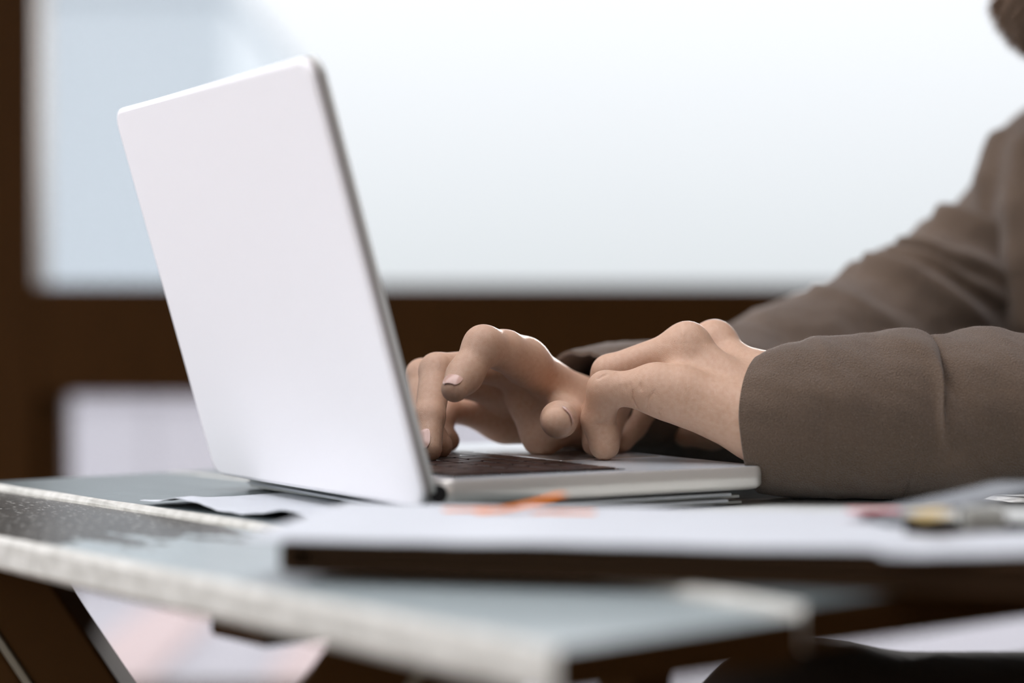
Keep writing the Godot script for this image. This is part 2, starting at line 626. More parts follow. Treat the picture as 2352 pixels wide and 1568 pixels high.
func build_table() -> void:
	var t := thing("table", "table of grey-green painted boards with worn pale edges on crossed dark legs", "table", TC, TURN)
	for i in 5:
		var low := 0.0038 if i == 0 else 0.0
		var m := board_mesh(0.1205 if i == 0 else 0.1485, 0.018, 0.755, 40 + i)
		part("board", m, null, t, Vector3(0.0 if i == 0 else i * 0.15 - 0.028, 0.75 - low, 0.0))
	for z in [-0.30, -0.62]:
		part("batten", rbox(Vector3(0.66, 0.022, 0.05), 0.002, 1), M.leg, t, Vector3(0.385, 0.7158, z))
	var back := t.transform.affine_inverse()
	# crossed legs, each of two bars with a pale strip painted as the line of light between them
	var legs := [[Vector3(-0.319, 0.726, -1.10), Vector3(0.196, 0, -1.02)], [Vector3(-0.020, 0.726, -0.90), Vector3(-0.545, 0, -0.96)]]
	for z in [-0.06, -0.70]:      # plain posts at the far end
		part("leg", rbox(Vector3(0.045, 0.7055, 0.045), 0.003, 1), M.leg, t, Vector3(0.68, 0.35275, z))
	for k in 1:
		for e in legs:
			var p0: Vector3 = e[0]
			var p1: Vector3 = e[1]
			for s in [-1.0, 1.0]:
				var st := new_st()
				var o := Vector3(s * 0.0265, 0, 0)
				bar(st, back * (p0 + o), back * (p1 + o), 0.040, 0.035, 0.003, back.basis * Vector3(0, 0, 1))
				part("leg", st.commit(), M.leg, t)
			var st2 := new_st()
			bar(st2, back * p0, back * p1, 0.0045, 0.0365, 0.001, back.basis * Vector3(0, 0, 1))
			part("glint_strip", st2.commit(), M.leg_glint, t)

# ------------------------------------------------------------------ laptop
const LW := 0.285
const LD := 0.228
const LH := 0.2425
const LOPEN := 16.5
const LTURN := 31.3
const LN := Vector3(-0.045, 0.758, -1.012)

func build_laptop() -> void:
	var t := thing("laptop", "white laptop, lid open, standing on papers with its back to the left", "laptop", LN, LTURN)
	var dk := DECK - LN.y
	# base: flat deck, upright sides, underside curving in
	part("base", plate(0.0095, LD, -LW, 0, 0.010, [[0.020, 0.0013], [0.007, 0.0015], [0.0028, 0.0024], [0.0008, 0.0038], [0.0, 0.0052], [0.0, dk - 0.0008], [0.0008, dk]]), M.alu, t)
	part("deck", plate(0.0105, LD - 0.001, -LW + 0.001, -0.001, 0.009, [[0.0, dk - 0.0006], [0.0, dk + 0.0001]]), M.deck, t)
	var well := part("keyboard_well", plate(0.026, 0.139, -LW + 0.0165, -0.0165, 0.002, [[0.0, dk - 0.0005], [0.0, dk + 0.0003]]), M.black, t)
	well.set_meta("label", "black keyboard well")
	# keys
	var kx := [0.0325, 0.047, 0.0665, 0.086, 0.1055, 0.125]
	var kh := [0.0095, 0.0165, 0.0165, 0.0165, 0.0165, 0.0165]
	var z0 := -0.018
	var span := LW - 0.036
	var rows := [[], [], [], [], [], []]
	for i in 14:
		rows[0].append(1.0)
	rows[1] = [1, 1, 1, 1, 1, 1, 1, 1, 1, 1, 1, 1, 1, 1.5]
	rows[2] = [1.5, 1, 1, 1, 1, 1, 1, 1, 1, 1, 1, 1, 1, 1]
	rows[3] = [1.75, 1, 1, 1, 1, 1, 1, 1, 1, 1, 1, 1, 1.75]
	rows[4] = [2.25, 1, 1, 1, 1, 1, 1, 1, 1, 1, 1, 2.25]
	rows[5] = [1, 1, 1, 1.25, 5, 1.25, 1, 1, 1, 1]
	var shared := {}
	for r in 6:
		var total := 0.0
		for w in rows[r]: total += w
		var z := z0
		for w in rows[r]:
			var wide: float = span * w / total
			var key := "%d_%.4f" % [int(kh[r] * 10000), wide]
			if not shared.has(key): shared[key] = rbox(Vector3(kh[r], 0.0016, wide - 0.0026), 0.0006, 1)
			part("key", shared[key], M.key, t, Vector3(kx[r], dk + 0.0007, z - wide * 0.5))
			z -= wide
	part("trackpad", plate(0.147, 0.221, -LW * 0.5 - 0.047, -LW * 0.5 + 0.047, 0.004, [[0.0, dk - 0.001], [0.0, dk + 0.0002], [0.0004, dk + 0.0004]]), M.trackpad, t)
	# front notch on the near side, ports
	part("lid_notch", plate(LD - 0.0035, LD + 0.0008, -LW * 0.5 - 0.03, -LW * 0.5 + 0.03, 0.0015, [[0, dk - 0.003], [0, dk - 0.0015]]), M.gasket, t)
	# hinge barrel, dark, between base and lid
	var cyl := CylinderMesh.new()
	cyl.top_radius = 0.0048
	cyl.bottom_radius = 0.0048
	cyl.height = LW - 0.003
	cyl.radial_segments = 24
	var hg := part("hinge", cyl, M.black, t, Vector3(0.0088, 0.0085, -LW * 0.5))
	hg.rotation.x = PI / 2
	for x in [0.03, LD - 0.03]:
		for z in [-0.03, -LW + 0.03]:
			var ft := CylinderMesh.new()
			ft.top_radius = 0.007
			ft.bottom_radius = 0.0065
			ft.height = 0.0022
			ft.radial_segments = 20
			part("foot", ft, M.rubber, t, Vector3(x, 0.0011, z))
	# lid: shell leaning back; plate axes x -> along lid height, y -> thickness towards the user
	var lean := deg_to_rad(LOPEN)
	var up := Vector3(-sin(lean), cos(lean), 0)
	var nrm := Vector3(cos(lean), sin(lean), 0)
	var xf := Transform3D(Basis(up, nrm, up.cross(nrm)), Vector3(0, 0.0005, 0))
	# the plate's z runs against the laptop's z
	var lid := part("lid", plate(0.0, LH, 0.0, LW, 0.012, [[0.0030, 0.0], [0.0012, 0.0004], [0.0003, 0.0013], [0.0, 0.0026], [0.0, 0.0031]], xf), M.shell, t)
	part("lid_rim", plate(0.0, LH, 0.0, LW, 0.012, [[0.0002, 0.0031], [0.0002, 0.0062]], xf), M.bezel, lid)
	part("gasket", plate(0.0, LH, 0.0, LW, 0.012, [[0.0002, 0.0062], [0.0002, 0.0088], [0.0010, 0.0093]], xf), M.gasket, lid)
	part("screen_glass", plate(0.012, LH - 0.004, 0.004, LW - 0.004, 0.008, [[0.0, 0.0090], [0.0, 0.0094], [0.0003, 0.0096]], xf), M.display, lid)

# ------------------------------------------------------------------ papers and small things on the table
func sheet(w: float, l: float, lift: Callable, nx := 24, nz := 24, thick := 0.0005) -> Mesh:
	var st := new_st()
	st.set_smooth_group(1)
	var g := []
	for i in nx + 1:
		for j in nz + 1:
			var x := (float(i) / nx - 0.5) * w
			var z := (float(j) / nz - 0.5) * l
			g.append(Vector3(x, lift.call(x, z), z))
	var W := nz + 1
	for side in 2:
		st.set_smooth_group(1 + side)
		for i in nx:
			for j in nz:
				var q := [g[i * W + j], g[(i + 1) * W + j], g[(i + 1) * W + j + 1], g[i * W + j + 1]]
				for k in ([0, 1, 2, 0, 2, 3] if side == 0 else [0, 2, 1, 0, 3, 2]):
					st.add_vertex(q[k] + (UPV * thick if side == 0 else Vector3.ZERO))
	st.set_smooth_group(-1)
	var rim := []
	for i in nx + 1: rim.append(g[i * W])
	for j in range(1, nz + 1): rim.append(g[nx * W + j])
	for i in range(nx - 1, -1, -1): rim.append(g[i * W + nz])
	for j in range(nz - 1, 0, -1): rim.append(g[j])
	for i in rim.size():
		var a: Vector3 = rim[i]
		var b: Vector3 = rim[(i + 1) % rim.size()]
		for v in [a, b + UPV * thick, b, a, a + UPV * thick, b + UPV * thick]: st.add_vertex(v)
	st.generate_normals()
	return st.commit()

func build_papers() -> void:
	# the paper pile that carries the laptop
	var c := LN + Vector3(0.0243, 0, -0.1815)
	for i in 4:
		var turn: float = [33.0, 30.0, 32.6, 31.0][i]
		var off: Vector3 = [Vector3(0.003, 0, 0.0), Vector3(-0.003, 0, 0.004), Vector3(0.002, 0, -0.002), Vector3(-0.002, 0, 0.003)][i]
		var lab: String = ["bottom sheet of the pile of papers under the laptop", "second lowest sheet of the paper pile under the laptop", "second sheet from the top of the pile under the laptop", "topmost white sheet directly under the laptop"][i]
		single("paper_pad", rbox(Vector3(0.19, 0.0017, 0.268), 0.0004, 1), M.paper if i % 2 else M.paper_warm, lab, "paper", Vector3(c.x, 0.75205 + i * 0.0017, c.z) + off, turn, "papers under the laptop")
	# crumpled sheet sticking out to the left of the laptop
	var wv := FastNoiseLite.new()
	wv.seed = 5
	wv.frequency = 9.0
	var crumple := func(x: float, z: float) -> float:
		var edge := clampf((-x - 0.035) / 0.05, 0.0, 1.0)
		return 0.0003 + edge * (0.0042 * pow(0.5 + 0.5 * sin(z * 62.0 + x * 12.0), 1.5) + 0.0012 * (wv.get_noise_2d(x * 4.0, z * 4.0) + 1.0))
	single("paper_sheet", sheet(0.20, 0.20, crumple, 60, 60), M.paper, "crumpled white sheet with a wavy edge sticking out left of the laptop lid", "paper", Vector3(-0.078, 0.7502, -1.135), 43.0)
	# leather folder in front
	var fo := thing("folder", "dark brown leather folder lying flat under the front papers", "folder", Vector3(0.085, 0.75, -0.858), -13.5)
	part("cover", rbox(Vector3(0.335, 0.003, 0.16), 0.0012, 1), M.folder, fo, Vector3(0, 0.0015, 0))
	part("filling", rbox(Vector3(0.32, 0.0075, 0.148), 0.0012, 1), M.folder, fo, Vector3(0, 0.00675, 0))
	part("cover", rbox(Vector3(0.335, 0.003, 0.16), 0.0012, 1), M.folder, fo, Vector3(0, 0.012, 0))
	part("spine", rbox(Vector3(0.008, 0.0135, 0.16), 0.003, 2), M.folder, fo, Vector3(-0.1665, 0.00675, 0))
	# loose sheets over it: local x runs right, local z towards the viewer
	var big := func(x: float, z: float) -> float:
		return 0.0005 + 0.0012 * (wv.get_noise_2d(x, z) + 1.0)
	single("paper_sheet", sheet(0.275, 0.165, big, 30, 24), M.paper, "large white sheet lying across the dark folder, in front of the laptop base", "paper", Vector3(0.036, 0.7637, -0.868), -11.5, "loose papers in front")
	var level := func(_x: float, _z: float) -> float: return 0.0
	single("paper_sheet", sheet(0.28, 0.20, level, 4, 4, 0.0004), M.paper_warm, "flat off-white sheet lying on the boards under the sleeve and laptop front", "paper", Vector3(0.175, 0.7502, -1.075), 24.0, "loose papers in front")
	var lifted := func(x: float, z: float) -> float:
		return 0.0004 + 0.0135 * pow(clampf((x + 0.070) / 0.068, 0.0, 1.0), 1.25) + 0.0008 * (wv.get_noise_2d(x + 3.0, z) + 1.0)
	single("paper_sheet", sheet(0.14, 0.05, lifted, 30, 12), M.shaded_paper, "page with shade painted into its grey, curling upwards at its right end, beside the pink sticky flag", "paper", Vector3(0.233, 0.7664, -0.890), 6.0, "loose papers in front")
	var sag := func(x: float, z: float) -> float:
		return 0.0004 - 0.004 * exp(-pow((x - 0.0) / 0.03, 2.0)) * clampf((z - 0.02) / 0.03, 0.0, 1.0) * 0.3 + 0.003 * clampf((x - 0.03) / 0.08, 0.0, 1.0) + 0.0010 * (wv.get_noise_2d(x + 9.0, z) + 1.0)
	single("paper_sheet", sheet(0.22, 0.078, sag, 40, 16), M.paper, "white sheet nearest the viewer at the right, wavy along its front edge", "paper", Vector3(0.252, 0.7640, -0.796), 4.0, "loose papers in front")
	# sticky flags
	var flat := func(_x: float, _z: float) -> float: return 0.0
	var curl := func(x: float, _z: float) -> float: return 0.0075 * pow(clampf((x + 0.018) / 0.038, 0.0, 1.0), 1.5)
	single("sticky_flag", sheet(0.024, 0.010, flat, 8, 4, 0.0003), M.orange, "short orange sticky flag lying flat by the hinge corner of the laptop", "sticky note", on(1075, 1170, 0.7665), 8.0, "sticky flags")
	single("sticky_flag", sheet(0.044, 0.011, curl, 14, 4, 0.0003), M.orange, "long orange sticky flag curling up against the laptop side", "sticky note", on(1195, 1173, 0.7665), 14.0, "sticky flags")
	single("sticky_flag", sheet(0.030, 0.010, flat, 8, 4, 0.0003), M.orange, "orange sticky flag lying flat, rightmost of the orange ones", "sticky note", on(1295, 1176, 0.7665), -6.0, "sticky flags")
	single("sticky_flag", sheet(0.048, 0.013, flat, 8, 4, 0.0003), M.pink, "pink-red sticky flag on the page in front of the sleeve", "sticky note", on(2066, 1172, 0.7700), 3.0, "sticky flags")
	var tilt := func(x: float, _z: float) -> float: return x * 0.16
	single("sticky_flag", sheet(0.014, 0.026, tilt, 6, 6, 0.0003), M.yellow, "yellow sticky flag at the fold of the curling page", "sticky note", on(2135, 1180, 0.7745), 6.0, "sticky flags")
	single("eraser", rbox(Vector3(0.019, 0.010, 0.012), 0.002, 2), M.eraser, "small grey eraser lying under the curling page at the right edge", "eraser", on(2255, 1190, 0.7690), 5.0)
	# clip shape added in place of the dark shadow under a curled paper edge
	var bc := thing("shadow_clip", "small black clip shape standing for the shadow of a curled paper edge beside the lid's lower edge", "clip", on(832, 1180, 0.7588), 35.0)
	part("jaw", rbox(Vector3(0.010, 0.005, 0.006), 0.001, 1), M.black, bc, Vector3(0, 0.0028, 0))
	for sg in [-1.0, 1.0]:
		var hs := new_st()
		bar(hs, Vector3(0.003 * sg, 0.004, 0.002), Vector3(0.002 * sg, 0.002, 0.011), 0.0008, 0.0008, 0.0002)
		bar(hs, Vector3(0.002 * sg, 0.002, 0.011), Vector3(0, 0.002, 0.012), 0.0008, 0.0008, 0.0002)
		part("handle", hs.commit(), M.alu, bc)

# ------------------------------------------------------------------ person
const PB := Vector3(0.62, 0, -1.52)

func finger(f: Field, g: int, pts: Array, rad: Array, k := 0.004) -> void:
	for i in pts.size() - 1:
		f.add(g, pts[i], pts[i + 1], rad[i], rad[i + 1])
	f.groups[g].k = k

func nail_mesh(tip: Vector3, axis: Vector3, dorsal: Vector3, r: float, w: float, l: float) -> Mesh:
	var st := new_st()
	st.set_smooth_group(1)
	axis = axis.normalized()
	dorsal = (dorsal - axis * dorsal.dot(axis)).normalized()
	var side := axis.cross(dorsal)
	var n := 10
	for s in [1.0, 0.0]:
		var g := []
		for i in n + 1:
			for j in n + 1:
				var u := float(i) / n * 2 - 1
				var v := float(j) / n * 2 - 1
				var wide := w * sqrt(maxf(0.0, 1.0 - pow(absf(v), 4.0) * 0.55))
				var th := u * wide / r
				var off := v * l - 0.35 * l
				var rr := r * sqrt(maxf(0.05, 1.0 - 0.8 * pow(maxf(0.0, off) / r, 2.0)))
				if v < -0.75: rr -= (-0.75 - v) * 0.003
				g.append(tip + axis * off + (side * sin(th) + dorsal * cos(th)) * (rr - (1.0 - s) * 0.0008 + 0.0003))
		for i in n:
			for j in n:
				var q := [g[i * (n + 1) + j], g[(i + 1) * (n + 1) + j], g[(i + 1) * (n + 1) + j + 1], g[i * (n + 1) + j + 1]]
				for k in ([0, 1, 2, 0, 2, 3] if s > 0.5 else [0, 2, 1, 0, 3, 2]): st.add_vertex(q[k])
	st.generate_normals()
	return st.commit()

func skin_point(f: Field, px: float, py: float) -> Vector3:      # where a line of sight meets the hand
	var d := 1.06
	for i in 60:
		var q := field_d(at(px, py, d), f.groups, f.join, [], 0.001)
		if q < 0.00005: break
		d += q * 0.9
	return at(px, py, d)

func crease(f: Field, c: Array) -> void:
	var last := skin_point(f, c[1][0], c[1][1])
	for i in range(1, c.size() - 1):
		for k in 4:
			var t := (k + 1) / 4.0
			var q := skin_point(f, lerpf(c[i][0], c[i + 1][0], t), lerpf(c[i][1], c[i + 1][1], t))
			f.cut(last, q, c[0])
			last = q

func left_hand() -> Field:       # the near hand, little finger towards the viewer
	var f := Field.new()
	f.join = 0.008
	# palm
	f.groups.append({"k": 0.010, "bones": []})
	var cp := at(1752, 980, 1.150)
	var cr := at(1752, 955, 1.158)
	var cm := at(1755, 905, 1.175)
	var ci := at(1758, 888, 1.192)
	var mp := at(1502, 891, 1.160)
	var mr := at(1578, 793, 1.185)
	var mm := at(1640, 788, 1.213)
	var mi := at(1672, 832, 1.243)
	f.add(0, cp, at(1560, 903, 1.158), 0.0195, 0.0150)
	f.add(0, at(1560, 903, 1.158), at(1532, 903, 1.158), 0.0150, 0.0140)
	f.add(0, cr, mr, 0.0175, 0.0105)
	f.add(0, cp, mp, 0.0170, 0.0110)
	f.add(0, cm, mm, 0.0185, 0.0105)
	f.add(0, ci, mi, 0.0185, 0.0115)
	f.add(0, at(1640, 905, 1.175), at(1570, 850, 1.180), 0.0155, 0.0125)
	f.add(0, at(1670, 880, 1.200), at(1620, 845, 1.208), 0.0155, 0.0125)
	# forearm into the sleeve
	f.add(0, cp, at(1900, 985, 1.155), 0.0200, 0.0240)
	f.add(0, ci, at(1900, 910, 1.180), 0.0190, 0.0240)
	# knuckles
	f.add(0, mr, mr + UPV * 0.0008, 0.0125, 0.0120)
	f.add(0, mm, mm + UPV * 0.0008, 0.0125, 0.0120)
	f.add(0, mp, mp + UPV * 0.0005, 0.0113, 0.0113)
	finger(f, 1, [mp, at(1391, 894, 1.168), at(1373, 964, 1.177), at(1387, 1021, 1.177)], [0.0110, 0.0108, 0.0098, 0.0087])
	finger(f, 2, [mr, at(1400, 856, 1.196), at(1369, 958, 1.203), at(1367, 1017, 1.199)], [0.0112, 0.0108, 0.0096, 0.0083])
	finger(f, 3, [mm, at(1455, 850, 1.228), at(1402, 955, 1.233), at(1395, 1011, 1.226)], [0.0112, 0.0108, 0.0096, 0.0083])
	finger(f, 4, [mi, at(1512, 888, 1.262), at(1450, 975, 1.258), at(1428, 1008, 1.250)], [0.0115, 0.0108, 0.0098, 0.0084])
	finger(f, 5, [at(1735, 930, 1.215), at(1690, 975, 1.250), at(1636, 988, 1.280), at(1577, 994, 1.288)], [0.0170, 0.0130, 0.0112, 0.0096], 0.008)
	# pads
	f.add(1, at(1389, 999, 1.177), at(1390, 1022, 1.177), 0.0086, 0.0080)
	# creases at the little finger's root and on its joints
	f.cut_k = 0.0010
	for c in [[0.00075, [1452, 897], [1450, 912], [1455, 926], [1464, 938]], [0.0006, [1502, 898], [1488, 917], [1484, 940]], [0.0006, [1519, 938], [1511, 948], [1516, 958]], [0.0006, [1470, 880], [1472, 895]], [0.0005, [1396, 858], [1386, 862], [1372, 870]], [0.0007, [1366, 974], [1385, 973], [1402, 964]], [0.0004, [1436, 884], [1438, 900]], [0.0004, [1446, 880], [1449, 893]], [0.0004, [1424, 884], [1424, 902]]]:
		crease(f, c)
	return f

func right_hand() -> Field:      # the far hand, thumb towards the viewer
	var f := Field.new()
	f.join = 0.014
	f.groups.append({"k": 0.010, "bones": []})
	var mi := at(1204, 828, 1.200)
	var mm := at(1165, 838, 1.232)
	var mr := at(1150, 893, 1.258)
	var mp := at(1148, 955, 1.275)
	var w1 := at(1355, 948, 1.262)
	var w2 := at(1355, 958, 1.285)
	f.add(0, w1, mi, 0.0175, 0.0115)
	f.add(0, w1, mm, 0.0175, 0.0110)
	f.add(0, w2, mr, 0.0175, 0.0110)
	f.add(0, w2, mp, 0.0175, 0.0125)
	f.add(0, at(1300, 965, 1.275), at(1165, 975, 1.272), 0.0155, 0.0118)
	f.add(0, w1, at(1480, 930, 1.33), 0.0180, 0.0240)
	f.add(0, w2, at(1480, 940, 1.34), 0.0180, 0.0240)
	# ball of the thumb
	f.add(0, at(1330, 950, 1.255), at(1245, 1000, 1.228), 0.0150, 0.0110)
	f.add(0, at(1245, 1001, 1.228), at(1205, 925, 1.236), 0.0110, 0.0115)
	finger(f, 1, [mi, at(1160, 806, 1.182), at(1110, 793, 1.165), at(1067, 862, 1.153), at(1044, 893, 1.142)], [0.0120, 0.0114, 0.0108, 0.0095, 0.0080], 0.008)
	finger(f, 2, [mm, at(1003, 850, 1.198), at(986, 958, 1.172), at(985, 1031, 1.157)], [0.0112, 0.0104, 0.0092, 0.0079])
	finger(f, 3, [mr, at(970, 862, 1.228), at(974, 965, 1.203), at(1010, 1023, 1.190)], [0.0110, 0.0102, 0.0092, 0.0080])
	finger(f, 4, [mp, at(1028, 938, 1.265), at(1008, 985, 1.248), at(1030, 1011, 1.238)], [0.0105, 0.0092, 0.0084, 0.0074])
	finger(f, 5, [at(1325, 945, 1.250), at(1296, 958, 1.205), at(1284, 963, 1.165), at(1279, 968, 1.135)], [0.0150, 0.0108, 0.0098, 0.0092], 0.007)
	return f

func build_person() -> void:
	var p := thing("person", "seated person in a brown wool jacket typing on the laptop, both hands on the keys", "person", PB)
	var st := new_st()
	# hands, fine
	var lh := left_hand()
	nets(st, lh, 0.0009, Vector3(0.025, 0.765, -1.325), Vector3(0.17, 0.875, -1.11))
	var rh := right_hand()
	nets(st, rh, 0.0015, Vector3(-0.075, 0.765, -1.325), Vector3(0.075, 0.875, -1.09))
	# head, trunk and arms
	var b := Field.new()
	b.groups.append({"k": 0.03, "bones": []})
	var ls := Vector3(0.642, 0.985, -1.322)
	var rs := Vector3(0.468, 0.985, -1.63)
	var neck := Vector3(0.555, 1.045, -1.475)
	var head := Vector3(0.452, 1.193, -1.495)
	b.add(0, Vector3(0.72, 0.53, -1.57), Vector3(0.56, 0.95, -1.48), 0.11, 0.10)
	b.add(0, Vector3(0.67, 0.53, -1.66), Vector3(0.51, 0.93, -1.56), 0.09, 0.08)
	b.add(0, Vector3(0.77, 0.53, -1.48), Vector3(0.61, 0.93, -1.40), 0.09, 0.08)
	b.add(0, rs - UPV * 0.012, ls - UPV * 0.012, 0.034, 0.034)
	b.add(0, neck, head - Vector3(-0.015, 0.06, 0), 0.052, 0.05)
	b.add(0, ls, Vector3(0.435, 0.825, -1.175), 0.034, 0.030)
	b.add(0, Vector3(0.435, 0.825, -1.175), at(1880, 945, 1.165), 0.030, 0.028)
	var fp := far_path()
	for i in fp.size() - 1:
		if i >= 1: b.add(0, fp[i], fp[i + 1], 0.027, 0.027)
	nets(st, b, 0.013, Vector3(-0.02, 0.38, -1.80), Vector3(0.95, 1.12, -1.08))
	var fc := head_field(head)
	nets(st, fc, 0.005, head - Vector3(0.15, 0.17, 0.13), head + Vector3(0.15, 0.17, 0.13))
	var body := part("body", st.commit(), M.skin, p, -PB)
	# nails
	var nails := [
		[at(1044, 893, 1.142), at(1044, 893, 1.142) - at(1066, 862, 1.153), Vector3(-0.38, 0.28, 0.88), 0.0083, 0.0064, 0.0072],
		[at(985, 1029, 1.157), at(985, 1031, 1.157) - at(986, 958, 1.172), Vector3(-0.5, 0.1, 0.85), 0.0082, 0.0060, 0.0070],
		[at(1279, 968, 1.135), at(1279, 968, 1.135) - at(1283, 960, 1.165), Vector3(0.85, 0.5, 0.2), 0.0094, 0.0068, 0.0068],
	]
	for e in nails:
		part("fingernail", nail_mesh(e[0], e[1], e[2], e[3], e[4], e[5]), M.nail, body)
	build_jacket(p)
	build_hair(p, head)
	# trousers and shoes
	var tf := Field.new()
	tf.groups.append({"k": 0.05, "bones": []})
	var hip := Vector3(0.74, 0.525, -1.58)
	for e in [[-0.10, at(1835, 1738, 1.22), Vector3(0.10, 0.10, -1.25)], [0.10, Vector3(0.12, 0.50, -1.50), Vector3(0.04, 0.10, -1.52)]]:
		var h2: Vector3 = hip + Vector3(-0.52, 0, -0.85) * float(e[0])
		tf.add(0, h2, e[1], 0.080, 0.066)
		tf.add(0, e[1], e[2], 0.062, 0.05)
	tf.add(0, hip + Vector3(0.05, 0, 0.08), hip - Vector3(0.05, 0, 0.08), 0.105, 0.105)
	var ts := new_st()
	nets(ts, tf, 0.012, Vector3(-0.12, 0.03, -1.80), Vector3(0.95, 0.70, -1.05))
	part("trousers", ts.commit(), M.trouser, p, -PB)
	for q in [Vector3(0.06, 0, -1.24), Vector3(-0.02, 0, -1.51)]:
		var sf := Field.new()
		sf.groups.append({"k": 0.03, "bones": []})
		sf.add(0, q + Vector3(0.03, 0.042, 0), q + Vector3(-0.13, 0.035, 0.03), 0.042, 0.034)
		sf.add(0, q + Vector3(0.03, 0.05, 0), q + Vector3(0.04, 0.10, 0), 0.042, 0.045)
		var ss := new_st()
		nets(ss, sf, 0.008, q - Vector3(0.22, 0.03, 0.10), q + Vector3(0.14, 0.18, 0.12))
		part("shoe", ss.commit(), M.rubber, p, -PB)

func head_axes() -> Array:
	var fwd := Vector3(-0.86, -0.30, 0.41).normalized()
	var side := fwd.cross(UPV).normalized()
	var up := side.cross(fwd).normalized()
	return [fwd, up, side]

func head_field(h: Vector3) -> Field:
	var ax := head_axes()
	var F: Vector3 = ax[0]
	var U: Vector3 = ax[1]
	var S: Vector3 = ax[2]
	var f := Field.new()
	f.join = 0.01
	f.groups.append({"k": 0.03, "bones": []})
	f.add(0, h + U * 0.03 - F * 0.035, h + U * 0.035 + F * 0.015, 0.082, 0.078)
	f.add(0, h + F * 0.03 - U * 0.01, h + F * 0.045 - U * 0.07, 0.062, 0.046)
	f.add(0, h + F * 0.055 - U * 0.085 - S * 0.014, h + F * 0.055 - U * 0.085 + S * 0.014, 0.024, 0.024)
	f.add(0, h - U * 0.06, h - U * 0.13 - F * 0.05, 0.05, 0.052)
	f.groups.append({"k": 0.008, "bones": []})
	f.add(1, h + F * 0.092 + U * 0.015, h + F * 0.112 - U * 0.025, 0.008, 0.012)
	f.add(1, h + F * 0.098 - U * 0.03 - S * 0.012, h + F * 0.098 - U * 0.03 + S * 0.012, 0.009, 0.009)
	f.add(1, h + F * 0.083 + U * 0.03 - S * 0.045, h + F * 0.083 + U * 0.03 + S * 0.045, 0.012, 0.012)
	f.add(1, h + F * 0.090 - U * 0.055 - S * 0.018, h + F * 0.090 - U * 0.055 + S * 0.018, 0.008, 0.008)
	f.add(1, h + F * 0.088 - U * 0.066 - S * 0.014, h + F * 0.088 - U * 0.066 + S * 0.014, 0.008, 0.008)
	for s in [-1.0, 1.0]:
		f.add(1, h + S * s * 0.079 + U * 0.02 - F * 0.01, h + S * s * 0.076 - U * 0.025, 0.012, 0.009)
		f.add(1, h + F * 0.080 + U * 0.008 + S * s * 0.032, h + F * 0.080 + U * 0.008 + S * s * 0.034, 0.013, 0.013)
	return f

func build_hair(p: Node3D, h: Vector3) -> void:
	var ax := head_axes()
	var F: Vector3 = ax[0]
	var U: Vector3 = ax[1]
	var S: Vector3 = ax[2]
	var rng := RandomNumberGenerator.new()
	rng.seed = 77
	for kind in 2:
		var st := new_st()
		for i in (7000 if kind == 0 else 6000):
			var root: Vector3
			var dir: Vector3
			var len: float
			if kind == 0:      # beard: over jaw and chin
				var a := rng.randf_range(-1.5, 1.5)
				var b := rng.randf_range(-1.25, 0.15)
				var d := F * cos(a) * cos(b) + S * sin(a) * cos(b) + U * sin(b)
				var c := h + F * 0.035 - U * 0.062
				root = c + F * d.dot(F) * 0.058 + S * d.dot(S) * 0.060 + U * d.dot(U) * 0.052
				dir = (d * 0.8 - U * 0.55 + Vector3(rng.randf_range(-0.5, 0.5), rng.randf_range(-0.5, 0.5), rng.randf_range(-0.5, 0.5))).normalized()
				len = rng.randf_range(0.010, 0.020)
			else:
				var d := Vector3(rng.randf_range(-1, 1), rng.randf_range(-0.2, 1), rng.randf_range(-1, 1)).normalized()
				var q := S * d.x + U * d.y + F * (d.z - 0.35)
				q = q.normalized()
				root = h + U * 0.033 - F * 0.01 + q * 0.083 - F * 0.012
				dir = (q + U * 0.2 - F * 0.8 + Vector3(rng.randf_range(-0.4, 0.4), rng.randf_range(-0.4, 0.4), rng.randf_range(-0.4, 0.4))).normalized()
				len = rng.randf_range(0.02, 0.035)
			var w := dir.cross(Vector3(rng.randf_range(-1, 1), rng.randf_range(-1, 1), rng.randf_range(-1, 1))).normalized() * 0.0011
			var mid := root + dir * len * 0.55
			var tip := root + dir * len - UPV * len * 0.2
			for v in [root - w, root + w, mid + w * 0.8, root - w, mid + w * 0.8, mid - w * 0.8, mid - w * 0.8, mid + w * 0.8, tip]:
				st.add_vertex(v)
		st.generate_normals()
		var o := part("beard" if kind == 0 else "hair", st.commit(), M.hair, p, -PB)
		o.set_meta("kind", "stuff")

const FAR = [[1290, 800, 1.275, 0.042], [1400, 784, 1.31, 0.046], [1480, 775, 1.34, 0.049], [1600, 752, 1.38, 0.053], [1690, 733, 1.42, 0.056], [1780, 692, 1.45, 0.058], [1870, 657, 1.48, 0.060], [1960, 620, 1.505, 0.061], [2065, 562, 1.535, 0.062], [2135, 512, 1.555, 0.060], [2205, 478, 1.575, 0.059], [2275, 434, 1.60, 0.060]]

func far_path() -> Array:
	var path := []
	for e in FAR: path.append(at(e[0], e[1] + e[3] / e[2] * FPX * 1.02, e[2]) + Vector3(0.012, 0, 0))
	path.append(Vector3(0.468, 0.985, -1.63))
	return path

